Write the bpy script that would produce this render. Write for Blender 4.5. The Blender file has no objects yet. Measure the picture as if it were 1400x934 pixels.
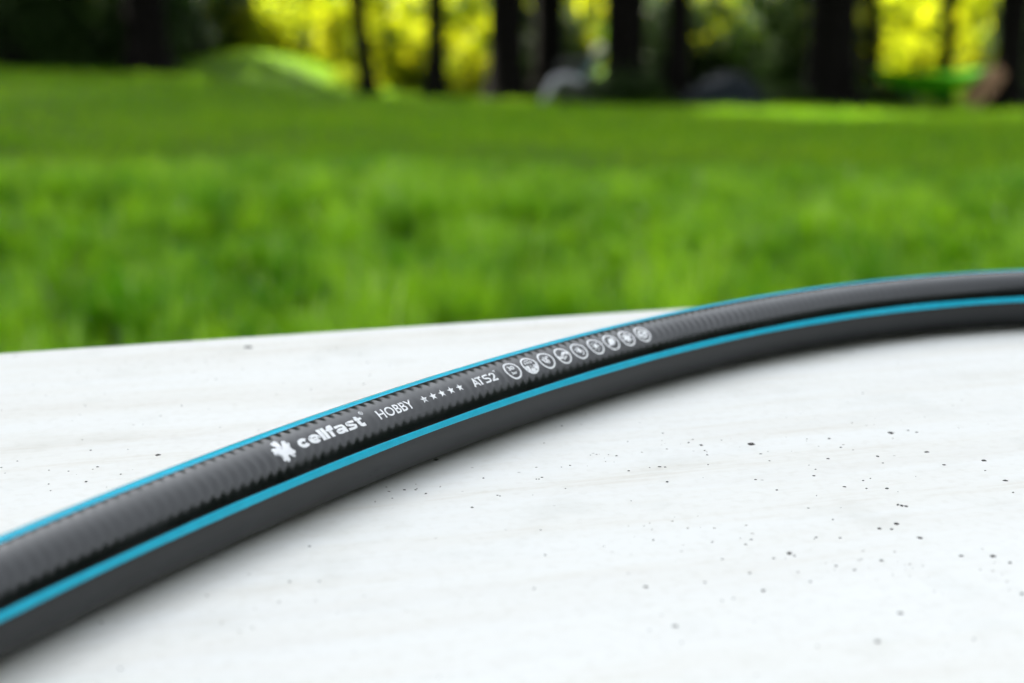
import bpy, bmesh, math, random
import numpy as np
from mathutils import Vector

random.seed(7)
rng = np.random.default_rng(11)
scene = bpy.context.scene
R = math.radians

# ------------------------------------------------------------------ camera
TABLE_Z = 0.74                      # height of the table top over the lawn
CAM_H = 0.102                       # camera height over the table top
F_PX = 50.0 / 36.0 * 1400.0
PITCH = math.atan(467.0 / F_PX)
cam_data = bpy.data.cameras.new('camera')
cam_data.lens = 50.0
cam_data.sensor_width = 36.0
cam_data.clip_start = 0.01
cam_data.clip_end = 600.0
cam_data.dof.use_dof = True
cam_data.dof.focus_distance = 0.313
cam_data.dof.aperture_fstop = 11.0
cam = bpy.data.objects.new('camera', cam_data)
scene.collection.objects.link(cam)
cam.location = (0, 0, TABLE_Z + CAM_H)
cam.rotation_euler = (math.pi / 2 - PITCH, 0, 0)
scene.camera = cam

# ------------------------------------------------------------------ sky, sun, exposure
SUN_EL, SUN_AZ = R(43), R(-50)      # the sun stands behind the trees on the left
world = bpy.data.worlds.new('World')
scene.world = world
world.use_nodes = True
wn = world.node_tree
wn.nodes.clear()
sky = wn.nodes.new('ShaderNodeTexSky')
sky.sky_type = 'NISHITA'
sky.sun_disc = False
sky.sun_elevation = SUN_EL
sky.sun_rotation = SUN_AZ
sky.air_density = 1.0
sky.dust_density = 1.2
sky.ozone_density = 0.0
bgn = wn.nodes.new('ShaderNodeBackground')
bgn.inputs['Strength'].default_value = 0.15
wo = wn.nodes.new('ShaderNodeOutputWorld')
hsv = wn.nodes.new('ShaderNodeHueSaturation')   # thin high haze takes most of the blue out of the sky
hsv.inputs['Hue'].default_value = 0.485
hsv.inputs['Saturation'].default_value = 0.22
wn.links.new(sky.outputs[0], hsv.inputs['Color'])
wn.links.new(hsv.outputs[0], bgn.inputs[0])
wn.links.new(bgn.outputs[0], wo.inputs[0])

SUN_DIR = Vector((math.sin(SUN_AZ) * math.cos(SUN_EL), math.cos(SUN_AZ) * math.cos(SUN_EL), math.sin(SUN_EL)))
sun_data = bpy.data.lights.new('sun', 'SUN')
sun_data.energy = 5.0
sun_data.angle = R(0.55)
sun_data.color = (1.0, 0.93, 0.8)
sun = bpy.data.objects.new('sun', sun_data)
scene.collection.objects.link(sun)
sun.rotation_euler = (-SUN_DIR).to_track_quat('-Z', 'Y').to_euler()
sun.location = (0, 40, 40)

vs = scene.view_settings
vs.view_transform = 'Standard'
vs.look = 'None'
vs.gamma = 1.0
vs.exposure = 2.48
vs.use_curve_mapping = False
scene.cycles.use_denoising = True
scene.cycles.max_bounces = 8
scene.cycles.transmission_bounces = 4
scene.cycles.sample_clamp_indirect = 6.0

# ------------------------------------------------------------------ helpers
COL = scene.collection


def tag(o, label=None, cat=None, group=None, kind=None):
    if label: o['label'] = label
    if cat: o['category'] = cat
    if group: o['group'] = group
    if kind: o['kind'] = kind
    return o


def link(name, me, mat=None, parent=None):
    o = bpy.data.objects.new(name, me)
    COL.objects.link(o)
    if mat is not None:
        me.materials.append(mat)
    if parent is not None:
        o.parent = parent
    return o


def empty(name, loc=(0, 0, 0), rz=0):
    o = bpy.data.objects.new(name, None)
    COL.objects.link(o)
    o.location = loc
    o.rotation_euler = (0, 0, rz)
    o.empty_display_size = 0.1
    return o


def np_mesh(name, verts, faces, smooth=False):
    """faces: list of (n,k) int arrays, each with its own k"""
    me = bpy.data.meshes.new(name)
    verts = np.asarray(verts, dtype=np.float32)
    me.vertices.add(len(verts))
    me.vertices.foreach_set('co', verts.ravel())
    loops, starts, tot, n = [], [], [], 0
    for f in faces:
        f = np.asarray(f, dtype=np.int32)
        if len(f) == 0: continue
        k = f.shape[1]
        loops.append(f.ravel())
        starts.append(n + np.arange(len(f)) * k)
        n += f.size
    loops = np.concatenate(loops); starts = np.concatenate(starts)
    me.loops.add(len(loops))
    me.loops.foreach_set('vertex_index', loops.astype(np.int32))
    me.polygons.add(len(starts))
    me.polygons.foreach_set('loop_start', starts.astype(np.int32))
    me.update(calc_edges=True)
    if smooth:
        me.polygons.foreach_set('use_smooth', np.ones(len(starts), dtype=bool))
    me.validate()
    return me


def grid_faces(nu, nv, closed_v=False):
    i = np.arange(nu - 1)[:, None]
    j = np.arange(nv if closed_v else nv - 1)[None, :]
    j2 = (j + 1) % nv
    a = i * nv + j; b = i * nv + j2; c = (i + 1) * nv + j2; d = (i + 1) * nv + j
    return np.stack([a, b, c, d], -1).reshape(-1, 4)


def bm_obj(name, bm, mat, parent=None, smooth=False):
    me = bpy.data.meshes.new(name)
    bm.to_mesh(me); bm.free()
    if smooth:
        me.polygons.foreach_set('use_smooth', np.ones(len(me.polygons), dtype=bool))
    return link(name, me, mat, parent)


def bm_box(bm, c, s, bev=0.0, rot=None):
    r = bmesh.ops.create_cube(bm, size=1.0)
    vsx = r['verts']
    for v in vsx:
        v.co = Vector((v.co.x * s[0], v.co.y * s[1], v.co.z * s[2]))
    if bev:
        es = list({e for v in vsx for e in v.link_edges})
        o = bmesh.ops.bevel(bm, geom=es, offset=bev, segments=2, affect='EDGES', profile=0.6)
        vsx = list({v for f in o['faces'] for v in f.verts} | {v for v in vsx if v.is_valid})
    for v in vsx:
        if rot is not None: v.co = rot @ v.co
        v.co += Vector(c)
    return vsx


def tube(path, radii, sides=10, cap=True):
    """verts, faces of a tapered tube along 3-D points"""
    P = [Vector(p) for p in path]
    V, F4, F3 = [], [], []
    prev = None
    for i, p in enumerate(P):
        t = (P[min(i + 1, len(P) - 1)] - P[max(i - 1, 0)]).normalized()
        if prev is None:
            a = t.orthogonal().normalized()
        else:
            a = (prev - t * prev.dot(t)).normalized()
        prev = a
        b = t.cross(a)
        for k in range(sides):
            an = 2 * math.pi * k / sides
            V.append(p + (a * math.cos(an) + b * math.sin(an)) * radii[i])
    F4 = grid_faces(len(P), sides, True).tolist()
    if cap:
        V.append(P[0]); V.append(P[-1])
        n0, n1 = len(V) - 2, len(V) - 1
        o = (len(P) - 1) * sides
        for k in range(sides):
            F3.append((n0, (k + 1) % sides, k)); F3.append((n1, o + k, o + (k + 1) % sides))
    return [tuple(v) for v in V], F4, F3


def merge(parts):
    V, F4, F3, n = [], [], [], 0
    for v, f4, f3 in parts:
        V += list(v)
        F4 += [[i + n for i in f] for f in f4]
        F3 += [[i + n for i in f] for f in f3]
        n += len(v)
    return V, F4, F3


def tubes_obj(name, parts, mat, parent=None, smooth=True):
    V, F4, F3 = merge(parts)
    fs = [np.array(F4).reshape(-1, 4)]
    if F3: fs.append(np.array(F3).reshape(-1, 3))
    return link(name, np_mesh(name, V, fs, smooth), mat, parent)


# ---- materials
def mat_new(name):
    m = bpy.data.materials.new(name)
    m.use_nodes = True
    nt = m.node_tree
    b = nt.nodes['Principled BSDF']
    return m, nt, b


def N(nt, t, **kw):
    n = nt.nodes.new(t)
    for k, v in kw.items():
        if k in n.inputs: n.inputs[k].default_value = v
        else: setattr(n, k, v)
    return n


def ramp(nt, fac, stops):
    r = nt.nodes.new('ShaderNodeValToRGB')
    el = r.color_ramp.elements
    el[0].position, el[0].color = stops[0][0], (*stops[0][1], 1)
    el[1].position, el[1].color = stops[1][0], (*stops[1][1], 1)
    for p, c in stops[2:]:
        e = el.new(p); e.color = (*c, 1)
    nt.links.new(fac, r.inputs[0])
    return r.outputs[0]


def simple_mat(name, col, rough=0.6, var=0.25, scale=20.0, bump=0.0, spec=0.5, metallic=0.0):
    m, nt, b = mat_new(name)
    tc = N(nt, 'ShaderNodeTexCoord')
    nz = N(nt, 'ShaderNodeTexNoise', Scale=scale, Detail=5.0)
    nt.links.new(tc.outputs['Object'], nz.inputs['Vector'])
    lo = tuple(c * (1 - var) for c in col); hi = tuple(min(1, c * (1 + var)) for c in col)
    nt.links.new(ramp(nt, nz.outputs[0], [(0.3, lo), (0.7, hi)]), b.inputs['Base Color'])
    b.inputs['Roughness'].default_value = rough
    b.inputs['Specular IOR Level'].default_value = spec
    b.inputs['Metallic'].default_value = metallic
    if bump:
        bp = N(nt, 'ShaderNodeBump', Strength=bump, Distance=0.01)
        nt.links.new(nz.outputs[0], bp.inputs['Height'])
        nt.links.new(bp.outputs[0], b.inputs['Normal'])
    return m


def leaf_mat(name, c0, c1, t0, t1, mix=0.5, scale=3.0, attr=None, rough=0.5, spec=0.12, dry_glint=None):
    """thin leaf: reflecting diffuse + translucent, colours varied by a noise or a per-blade attribute"""
    m, nt, b = mat_new(name)
    out = nt.nodes['Material Output']
    if attr:
        a = N(nt, 'ShaderNodeAttribute', attribute_name=attr)
        fac = a.outputs['Fac']
    else:
        g = N(nt, 'ShaderNodeNewGeometry')
        nz = N(nt, 'ShaderNodeTexNoise', Scale=scale, Detail=3.0)
        nt.links.new(g.outputs['Position'], nz.inputs['Vector'])
        mr = N(nt, 'ShaderNodeMapRange'); mr.inputs[1].default_value = 0.3; mr.inputs[2].default_value = 0.7
        nt.links.new(nz.outputs[0], mr.inputs[0])
        fac = mr.outputs[0]
    st = [(0.0, c0), (1.0, c1)] if dry_glint is None else [(0.0, c0), (0.88, c1), (0.97, dry_glint)]
    nt.links.new(ramp(nt, fac, st), b.inputs['Base Color'])
    b.inputs['Roughness'].default_value = rough
    b.inputs['Specular IOR Level'].default_value = spec
    tr = N(nt, 'ShaderNodeBsdfTranslucent')
    nt.links.new(ramp(nt, fac, [(0.0, t0), (1.0, t1)]), tr.inputs[0])
    mx = N(nt, 'ShaderNodeMixShader', Fac=mix)
    nt.links.new(b.outputs[0], mx.inputs[1]); nt.links.new(tr.outputs[0], mx.inputs[2])
    nt.links.new(mx.outputs[0], out.inputs['Surface'])
    return m


# ------------------------------------------------------------------ terrain
FX = np.array([-40, -12, -7.9, -4.5, -2.3, 0, 7.9, 14, 40.0])
FZ = np.array([0.1, 0.0, -0.12, -0.24, -0.55, -0.66, -0.80, -0.85, -0.85])


def ground_z(x, y):
    x = np.asarray(x, float); y = np.asarray(y, float)
    far = np.interp(x, FX, FZ)
    t = np.clip((y - 6.6) / (22.0 - 6.6), 0, 1)
    t = t * t * (3 - 2 * t) * 0.35 + t * 0.65
    z = far * t
    z = z + np.clip(y - 45, 0, None) * 0.012
    z = z + 0.30 * np.exp(-((x + 3.8) / 1.4) ** 2 - ((y - 23.3) / 1.6) ** 2)      # the grassy hummock
    z = z + 0.018 * np.sin(x * 1.3 + 0.4) * np.sin(y * 0.9) * np.clip((y - 2) / 3, 0, 1)
    return z


def gz(x, y): return float(ground_z(x, y))


gx = np.concatenate([np.linspace(-260, -20, 25)[:-1], np.linspace(-20, 20, 161), np.linspace(20, 260, 25)[1:]])
gy = np.concatenate([np.linspace(-150, -4, 20)[:-1], np.linspace(-4, 34, 153), np.linspace(34, 400, 40)[1:]])
GX, GY = np.meshgrid(gx, gy, indexing='ij')
V = np.stack([GX, GY, ground_z(GX, GY)], -1).reshape(-1, 3)
m, nt, b = mat_new('lawn_soil')
tc = N(nt, 'ShaderNodeTexCoord')
n1 = N(nt, 'ShaderNodeTexNoise', Scale=0.9, Detail=6.0); n2 = N(nt, 'ShaderNodeTexNoise', Scale=14.0, Detail=6.0)
nt.links.new(tc.outputs['Object'], n1.inputs['Vector']); nt.links.new(tc.outputs['Object'], n2.inputs['Vector'])
mixn = N(nt, 'ShaderNodeMath', operation='MULTIPLY_ADD'); mixn.inputs[1].default_value = 0.55
ma2 = N(nt, 'ShaderNodeMath', operation='MULTIPLY'); ma2.inputs[1].default_value = 0.45
nt.links.new(n1.outputs[0], ma2.inputs[0]); nt.links.new(n2.outputs[0], mixn.inputs[0]); nt.links.new(ma2.outputs[0], mixn.inputs[2])
nt.links.new(ramp(nt, mixn.outputs[0], [(0.3, (0.022, 0.055, 0.005)), (0.7, (0.08, 0.145, 0.012)), (0.5, (0.05, 0.105, 0.007))]), b.inputs['Base Color'])
b.inputs['Roughness'].default_value = 0.9
b.inputs['Specular IOR Level'].default_value = 0.1
ground = link('ground', np_mesh('ground', V, [grid_faces(len(gx), len(gy))], True), m)
tag(ground, 'gently falling green lawn ground running back to the trees', 'ground', kind='structure')


# ------------------------------------------------------------------ grass
def blades(n, y0, y1, margin, h, w, power=1.0, clump=0.0, tuft=0.06):
    # blades over the wedge of lawn that can be seen, part of them gathered in tufts
    yy = y0 + (y1 - y0) * rng.random(n) ** power
    xx = (rng.random(n) * 2 - 1) * (0.37 * yy + margin)
    hs = np.full(n, 0.5 if clump else 1.0)
    tn_ = rng.random(n) * 0.5
    if clump:
        nc = max(8, int(n / 110))
        cy = y0 + (y1 - y0) * rng.random(nc) ** power
        cxx = (rng.random(nc) * 2 - 1) * (0.37 * cy + margin)
        csz = tuft * (0.5 + rng.random(nc))
        chh = 0.5 + 1.5 * rng.random(nc) ** 1.5
        ctn = rng.random(nc)
        k = rng.integers(0, nc, n)
        use = rng.random(n) < clump
        r = rng.normal(size=(n, 2)) * csz[k][:, None]
        xx = np.where(use, cxx[k] + r[:, 0], xx); yy = np.where(use, cy[k] + r[:, 1], yy)
        hs = np.where(use, chh[k], hs)
        tn_ = np.where(use, ctn[k] * 0.75 + 0.25 * rng.random(n), tn_)
    if clump > 0.5:                      # the long grass thins out into the mown lawn
        f_ = np.clip((yy - 5.6 + 0.35 * np.sin(xx * 1.3) + 0.2 * np.sin(xx * 3.1 + 1)) / 2.0, 0, 1)
        hs = hs * (1 - f_) + 0.5 * f_
        tn_ = tn_ * (1 - 0.6 * f_) + 0.6 * f_ * 0.35 * rng.random(n)
        keep = rng.random(n) > f_ ** 1.4
        xx, yy, hs, tn_ = xx[keep], yy[keep], hs[keep], tn_[keep]
        n = len(xx)
    hh = h * hs * (0.55 + 0.75 * rng.random(n))
    ww = w * (0.6 + 0.8 * rng.random(n))
    az = rng.random(n) * 2 * np.pi
    lean = np.abs(rng.normal(0.35, 0.3, n))
    dx, dy = np.cos(az), np.sin(az)
    z0 = ground_z(xx, yy) - 0.004
    base = np.stack([xx, yy, z0], -1)
    side = np.stack([-dy, dx, np.zeros(n)], -1) * (ww / 2)[:, None]
    d = np.stack([dx, dy, np.zeros(n)], -1)
    up = np.array([0, 0, 1.0])
    mid = base + d * (hh * lean * 0.3)[:, None] + up * (hh * 0.55)[:, None]
    tip = base + d * (hh * lean * 1.0)[:, None] + up * (hh * (1 - 0.25 * lean))[:, None]
    V = np.stack([base - side, base + side, mid + side * 0.8, mid - side * 0.8, tip], 1).reshape(-1, 3)
    o = np.arange(n)[:, None] * 5
    q = o + np.array([0, 1, 2, 3]); t = o + np.array([3, 2, 4])
    # colour of each blade: patchy over the lawn plus its own
    patch = 0.5 + 0.3 * np.sin(xx * 1.1 + yy * 0.7) * np.sin(yy * 0.9 - xx * 0.6) + 0.2 * np.sin(xx * 3.3 + 1) * np.sin(yy * 2.1)
    tone = np.clip(patch * 0.30 + tn_ * 0.72 - 0.03, 0, 0.88)
    tone = np.where(rng.random(n) < 0.035, 1.0, tone)
    return V, q, t, np.repeat(tone, 5)


def grass_obj(name, args, mat, label):
    V, q, t, tone = blades(*args[0], **args[1])
    me = np_mesh(name, V, [q, t], True)
    at = me.attributes.new('tone', 'FLOAT', 'POINT')
    at.data.foreach_set('value', tone.astype(np.float32))
    return tag(link(name, me, mat), label, 'grass', kind='stuff')


M_long = leaf_mat('long_grass', (0.032, 0.16, 0.003), (0.31, 0.56, 0.03), (0.08, 0.37, 0.002), (0.62, 0.96, 0.02), 0.5, attr='tone', rough=0.35, spec=0.5, dry_glint=(0.62, 0.62, 0.36))  # palest blades: dry grass, plus glossy highlights put into the colour
M_short = leaf_mat('mown_grass', (0.072, 0.22, 0.006), (0.23, 0.38, 0.024), (0.17, 0.46, 0.005), (0.44, 0.66, 0.018), 0.45, attr='tone', spec=0.12)
grass_obj('tall_grass', ((150000, 2.3, 7.8, 0.9, 0.105, 0.0085), dict(power=0.8, clump=0.80, tuft=0.042)), M_long,
          'long bright green grass blades in tufts growing beyond the white table')
grass_obj('mown_lawn', ((190000, 5.6, 25.0, 1.5, 0.05, 0.012), dict(power=0.75, clump=0.35, tuft=0.25)), M_short,
          'shorter darker mown lawn running back to the row of trees')


# ------------------------------------------------------------------ table
def unproject(u, v, z):
    """a ray through the photograph's picture point met with the plane z (used once, to measure the place)"""
    cp, sp = math.cos(PITCH), math.sin(PITCH)
    a, bb = (u - 700) / F_PX, -(v - 467) / F_PX
    d = Vector((a, cp + bb * sp, -sp + bb * cp))
    k = (z - (TABLE_Z + CAM_H)) / d.z
    return Vector((d.x * k, d.y * k, z))


e0 = unproject(0, 480.5, TABLE_Z); e1 = unproject(960, 417.5, TABLE_Z)
tdir = (e1 - e0).normalized()
t_ang = math.atan2(tdir.y, tdir.x)
TL, TW, TT = 1.7, 0.95, 0.026
mid_edge = e0 + tdir * 0.35
# table root stands on the lawn under the middle of the top
tn = Vector((tdir.y, -tdir.x, 0))
tc_ = mid_edge + tn * (TW / 2)
table = empty('garden_table', (tc_.x, tc_.y, gz(tc_.x, tc_.y)), t_ang)
tag(table, 'white painted garden table with black specks under the hose', 'table')

m, nt, b = mat_new('white_table_paint')
tc = N(nt, 'ShaderNodeTexCoord')
mp = N(nt, 'ShaderNodeMapping'); mp.inputs['Scale'].default_value = (1.0, 9.0, 1.0)
nt.links.new(tc.outputs['Object'], mp.inputs[0])
nz1 = N(nt, 'ShaderNodeTexNoise', Scale=7.0, Detail=7.0, Roughness=0.65)
nt.links.new(mp.outputs[0], nz1.inputs['Vector'])
nz2 = N(nt, 'ShaderNodeTexNoise', Scale=55.0, Detail=5.0)
nt.links.new(tc.outputs['Object'], nz2.inputs['Vector'])
base = ramp(nt, nz1.outputs[0], [(0.32, (0.70, 0.695, 0.67)), (0.5, (0.73, 0.732, 0.712))])
mul = N(nt, 'ShaderNodeMix', data_type='RGBA', blend_type='MULTIPLY'); mul.inputs[0].default_value = 1.0
nt.links.new(base, mul.inputs[6])
nt.links.new(ramp(nt, nz2.outputs[0], [(0.30, (0.93, 0.93, 0.92)), (0.46, (1, 1, 1))]), mul.inputs[7])
nz3 = N(nt, 'ShaderNodeTexNoise', Scale=420.0, Detail=4.0)
nt.links.new(tc.outputs['Object'], nz3.inputs['Vector'])
mul2 = N(nt, 'ShaderNodeMix', data_type='RGBA', blend_type='MULTIPLY'); mul2.inputs[0].default_value = 1.0
nt.links.new(mul.outputs[2], mul2.inputs[6])
nt.links.new(ramp(nt, nz3.outputs[0], [(0.30, (0.955, 0.95, 0.94)), (0.50, (1, 1, 1))]), mul2.inputs[7])
# long faint rusty smears across the paint
mp2 = N(nt, 'ShaderNodeMapping'); mp2.inputs['Scale'].default_value = (2.2, 22.0, 1.0); mp2.inputs['Rotation'].default_value = (0, 0, R(-7))
nt.links.new(tc.outputs['Object'], mp2.inputs[0])
nz4 = N(nt, 'ShaderNodeTexNoise', Scale=3.2, Detail=9.0, Roughness=0.72)
nt.links.new(mp2.outputs[0], nz4.inputs['Vector'])
mul3 = N(nt, 'ShaderNodeMix', data_type='RGBA', blend_type='MULTIPLY'); mul3.inputs[0].default_value = 1.0
nt.links.new(mul2.outputs[2], mul3.inputs[6])
nt.links.new(ramp(nt, nz4.outputs[0], [(0.42, (1, 1, 1)), (0.70, (0.86, 0.82, 0.76)), (0.57, (0.972, 0.960, 0.940))]), mul3.inputs[7])
# tiny dark flecks of grit in the paint
vo = N(nt, 'ShaderNodeTexVoronoi', Scale=330.0)
nt.links.new(tc.outputs['Object'], vo.inputs['Vector'])
wn_ = N(nt, 'ShaderNodeTexWhiteNoise')
nt.links.new(vo.outputs['Position'], wn_.inputs['Vector'])
th = N(nt, 'ShaderNodeMath', operation='GREATER_THAN'); th.inputs[1].default_value = 0.955
nt.links.new(wn_.outputs['Value'], th.inputs[0])
rs = N(nt, 'ShaderNodeMapRange'); rs.inputs[1].default_value = 0.04; rs.inputs[2].default_value = 0.16; rs.inputs[3].default_value = 1.0; rs.inputs[4].default_value = 0.0
nt.links.new(vo.outputs['Distance'], rs.inputs[0])
ml = N(nt, 'ShaderNodeMath', operation='MULTIPLY'); nt.links.new(th.outputs[0], ml.inputs[0]); nt.links.new(rs.outputs[0], ml.inputs[1])
ml2 = N(nt, 'ShaderNodeMath', operation='MULTIPLY'); ml2.inputs[1].default_value = 0.55; nt.links.new(ml.outputs[0], ml2.inputs[0])
mx = N(nt, 'ShaderNodeMix', data_type='RGBA'); nt.links.new(ml2.outputs[0], mx.inputs[0])
nt.links.new(mul3.outputs[2], mx.inputs[6]); mx.inputs[7].default_value = (0.14, 0.12, 0.10, 1)
nt.links.new(mx.outputs[2], b.inputs['Base Color'])
b.inputs['Roughness'].default_value = 0.5
b.inputs['Specular IOR Level'].default_value = 0.4
bp = N(nt, 'ShaderNodeBump', Strength=0.12, Distance=0.0004)
nt.links.new(nz2.outputs[0], bp.inputs['Height']); nt.links.new(bp.outputs[0], b.inputs['Normal'])
M_table = m
H0 = TABLE_Z - table.location.z
bm = bmesh.new(); bm_box(bm, (0, 0, H0 - TT / 2), (TL, TW, TT), 0.003)
top = bm_obj('table_top', bm, M_table, table)
M_leg = simple_mat('white_leg_paint', (0.72, 0.72, 0.70), 0.55, 0.1, 12)
for sy in (-1, 1):
    bm = bmesh.new(); bm_box(bm, (0, sy * (TW / 2 - 0.075), H0 - TT - 0.041), (TL - 0.23, 0.022, 0.08), 0.002)
    bm_obj('apron', bm, M_leg, table)
for sx in (-1, 1):
    bm = bmesh.new(); bm_box(bm, (sx * (TL / 2 - 0.075), 0, H0 - TT - 0.041), (0.022, TW - 0.23, 0.08), 0.002)
    bm_obj('apron', bm, M_leg, table)
for sx in (-1, 1):
    for sy in (-1, 1):
        lx, ly = sx * (TL / 2 - 0.075), sy * (TW / 2 - 0.075)
        wx = tc_.x + lx * math.cos(t_ang) - ly * math.sin(t_ang); wy = tc_.y + lx * math.sin(t_ang) + ly * math.cos(t_ang)
        zb = gz(wx, wy) - table.location.z - 0.01
        zt = H0 - TT - 0.001
        bm = bmesh.new(); bm_box(bm, (lx, ly, (zb + zt) / 2), (0.06, 0.06, zt - zb), 0.004)
        bm_obj('leg', bm, M_leg, table)

# specks of dirt and flaked paint lying on the table, measured one by one
SP = []
A = [(530,111,28),(370,114,12),(381,131,8),(389,145,8),(392,176,6),(100,148,8),(238,183,10),(255,184,8),(262,231,10),(139,196,9),(330,106,8),(435,98,5),(544,224,9),(588,164,6),(612,257,9),(560,142,7),(730,212,10),(735,191,6),(778,93,10),(815,121,8),(775,157,10),(828,247,10),(887,227,8),(897,252,8),(910,220,6),(963,252,12),(934,150,12),(975,75,18),(950,171,6),(1030,67,8),(1057,73,9),(1090,136,14),(1145,177,11),(1272,163,18),(1276,195,7),(1340,227,14),(1365,265,9),(992,365,18),(978,382,12),(938,380,14),(1068,410,16),(652,459,18),(668,467,10),(601,475,9),(530,415,9),(405,423,9),(737,408,9),(813,410,9),(945,482,12),(1300,468,20),(1355,489,12),(525,522,10),(193,566,14),(568,578,16),(382,552,10),(437,478,9),(800,499,10),(860,512,10),(1005,650,16),(288,691,16),(932,740,18),(1240,733,10),(1393,588,14),(1200,467,14),(738,275,5),(712,315,6),(791,351,7),(437,610,8),(473,603,8),(998,304,12),(1010,307,13),(1023,309,12)]
SP += [(800 + x / 2.333, 560 + y / 2.333, w / 2.333) for x, y, w in A]
A = [(560,98,14),(955,192,10),(1318,198,12),(888,277,14),(732,273,8),(610,335,14),(558,345,8),(92,411,16),(408,417,12),(424,417,12),(583,473,10),(176,514,12),(190,518,12),(24,586,18),(975,547,9)]
SP += [(640 + x / 4.375, 560 + y / 4.375, w / 4.375) for x, y, w in A]
A = [(945,185,32),(515,345,20),(722,300,14),(583,256,16),(410,282,10),(303,399,10),(290,359,12),(104,222,10),(30,294,7),(493,93,8),(765,152,8),(8,260,12),(542,157,14)]
SP += [(x / 4.375, 580 + y / 4.375, w / 4.375) for x, y, w in A]
SP += [(340, 475, 11), (596, 629, 6), (553, 670, 4), (582, 675, 4), (568, 670, 3)]
Vs, Fs = [], []
ca, sa = math.cos(-t_ang), math.sin(-t_ang)


def speck(wx, wy, r, asp):
    k0 = len(Vs)
    n = 9
    a0 = random.random() * 6.28
    ring = [(random.uniform(0.65, 1.1)) for _ in range(n)]
    for lev, (sc_, zz) in enumerate(((1.0, 0.00002), (0.6, 0.00006 + r * 0.16))):
        for i in range(n):
            an = 2 * math.pi * i / n
            lx, ly = math.cos(an) * r * ring[i] * sc_ * asp, math.sin(an) * r * ring[i] * sc_ / asp
            x = wx + lx * math.cos(a0) - ly * math.sin(a0); y = wy + lx * math.sin(a0) + ly * math.cos(a0)
            dx, dy = x - tc_.x, y - tc_.y
            Vs.append((dx * ca - dy * sa, dx * sa + dy * ca, H0 + zz))
    for i in range(n):
        j = (i + 1) % n
        Fs.append((k0 + i, k0 + j, k0 + n + j, k0 + n + i))
    Fs.append(tuple(k0 + n + i for i in range(n)))


for u, v, w in SP:
    p = unproject(u, v, TABLE_Z)
    d = (p - cam.location).length
    speck(p.x, p.y, 0.5 * w * d / F_PX * 1.15, random.uniform(0.95, 1.25))
for i in range(420):
    lx, ly = random.uniform(-0.2, 0.35), random.uniform(0.1, 0.5)
    speck(lx, ly, random.choice((0.00012, 0.00016, 0.00022, 0.00030)), random.uniform(0.9, 1.3))
me = bpy.data.meshes.new('dirt_specks'); me.from_pydata(Vs, [], Fs)
Vs, Fs = [], []
for i in range(60):                      # loose groups of pale dust
    gx_, gy_ = random.uniform(-0.2, 0.32), random.uniform(0.12, 0.5)
    for k in range(random.randint(4, 16)):
        speck(gx_ + random.gauss(0, 0.012), gy_ + random.gauss(0, 0.005), random.choice((0.00012, 0.0002, 0.0003)), random.uniform(0.9, 1.5))
me2 = bpy.data.meshes.new('dust_specks'); me2.from_pydata(Vs, [], Fs)
tag(link('dust_specks', me2, simple_mat('dust', (0.36, 0.34, 0.31), 0.9, 0.4, 700), table), kind='stuff')
M_dirt = simple_mat('dirt', (0.035, 0.030, 0.026), 0.8, 0.5, 900)
tag(link('dirt_specks', me, M_dirt, table), kind='stuff')

# ------------------------------------------------------------------ hose
HR = 0.009                                        # outer radius of the hose
TH = (-0.01903654, 0.04670924, -0.17668795, 1.11467068)   # heading along the hose (per 100 mm)
S0, S1 = -10.0, 392.0                             # the stretch near the picture, mm


def heading(s):
    s = np.asarray(s, float)
    c = np.clip(s, S0, S1) / 100
    th = ((TH[0] * c + TH[1]) * c + TH[2]) * c + TH[3]
    lo = np.clip(S0 - s, 0, None); hi = np.clip(s - S1, 0, None)
    return th + lo * 0.0016 - 0.35 * (1 - np.exp(-hi / 70.0))


SA, SB = -330.0, 700.0
fs = np.arange(SA, SB + 0.5, 0.25)
hd = heading(fs)
cxs = np.concatenate([[0], np.cumsum(np.cos((hd[1:] + hd[:-1]) / 2) * 0.25)])
cys = np.concatenate([[0], np.cumsum(np.sin((hd[1:] + hd[:-1]) / 2) * 0.25)])
i0 = np.searchsorted(fs, 0.0)
cxs = cxs - cxs[i0] - 87.443
cys = cys - cys[i0] + 201.847


def on_hose(s, phi, lift=0.0):
    """point of the hose surface: s mm along it, phi radians from level (towards the near side) upwards, lift in m"""
    s = np.asarray(s, float); phi = np.asarray(phi, float)
    x = np.interp(s, fs, cxs) / 1000; y = np.interp(s, fs, cys) / 1000
    t = heading(s)
    r = HR + lift
    return np.stack([x + r * np.cos(phi) * np.sin(t), y - r * np.cos(phi) * np.cos(t), HR + r * np.sin(phi) + 0 * x], -1)


hose = empty('garden_hose', (0, 0, TABLE_Z))
tag(hose, 'dark grey garden hose with turquoise stripes and white printing lying across the table', 'garden hose')

m, nt, b = mat_new('hose_pvc')
tc = N(nt, 'ShaderNodeTexCoord')
nz = N(nt, 'ShaderNodeTexNoise', Scale=260.0, Detail=4.0)
nt.links.new(tc.outputs['Object'], nz.inputs['Vector'])
nt.links.new(ramp(nt, nz.outputs[0], [(0.3, (0.0022, 0.0032, 0.0042)), (0.7, (0.0032, 0.0045, 0.0060))]), b.inputs['Base Color'])
nzr = N(nt, 'ShaderNodeTexNoise', Scale=90.0, Detail=6.0)
nt.links.new(tc.outputs['Object'], nzr.inputs['Vector'])
mr = N(nt, 'ShaderNodeMapRange'); mr.inputs[1].default_value = 0.3; mr.inputs[2].default_value = 0.7; mr.inputs[3].default_value = 0.15; mr.inputs[4].default_value = 0.27
nt.links.new(nzr.outputs[0], mr.inputs[0]); nt.links.new(mr.outputs[0], b.inputs['Roughness'])
b.inputs['Specular IOR Level'].default_value = 0.45
M_hose = m

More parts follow.
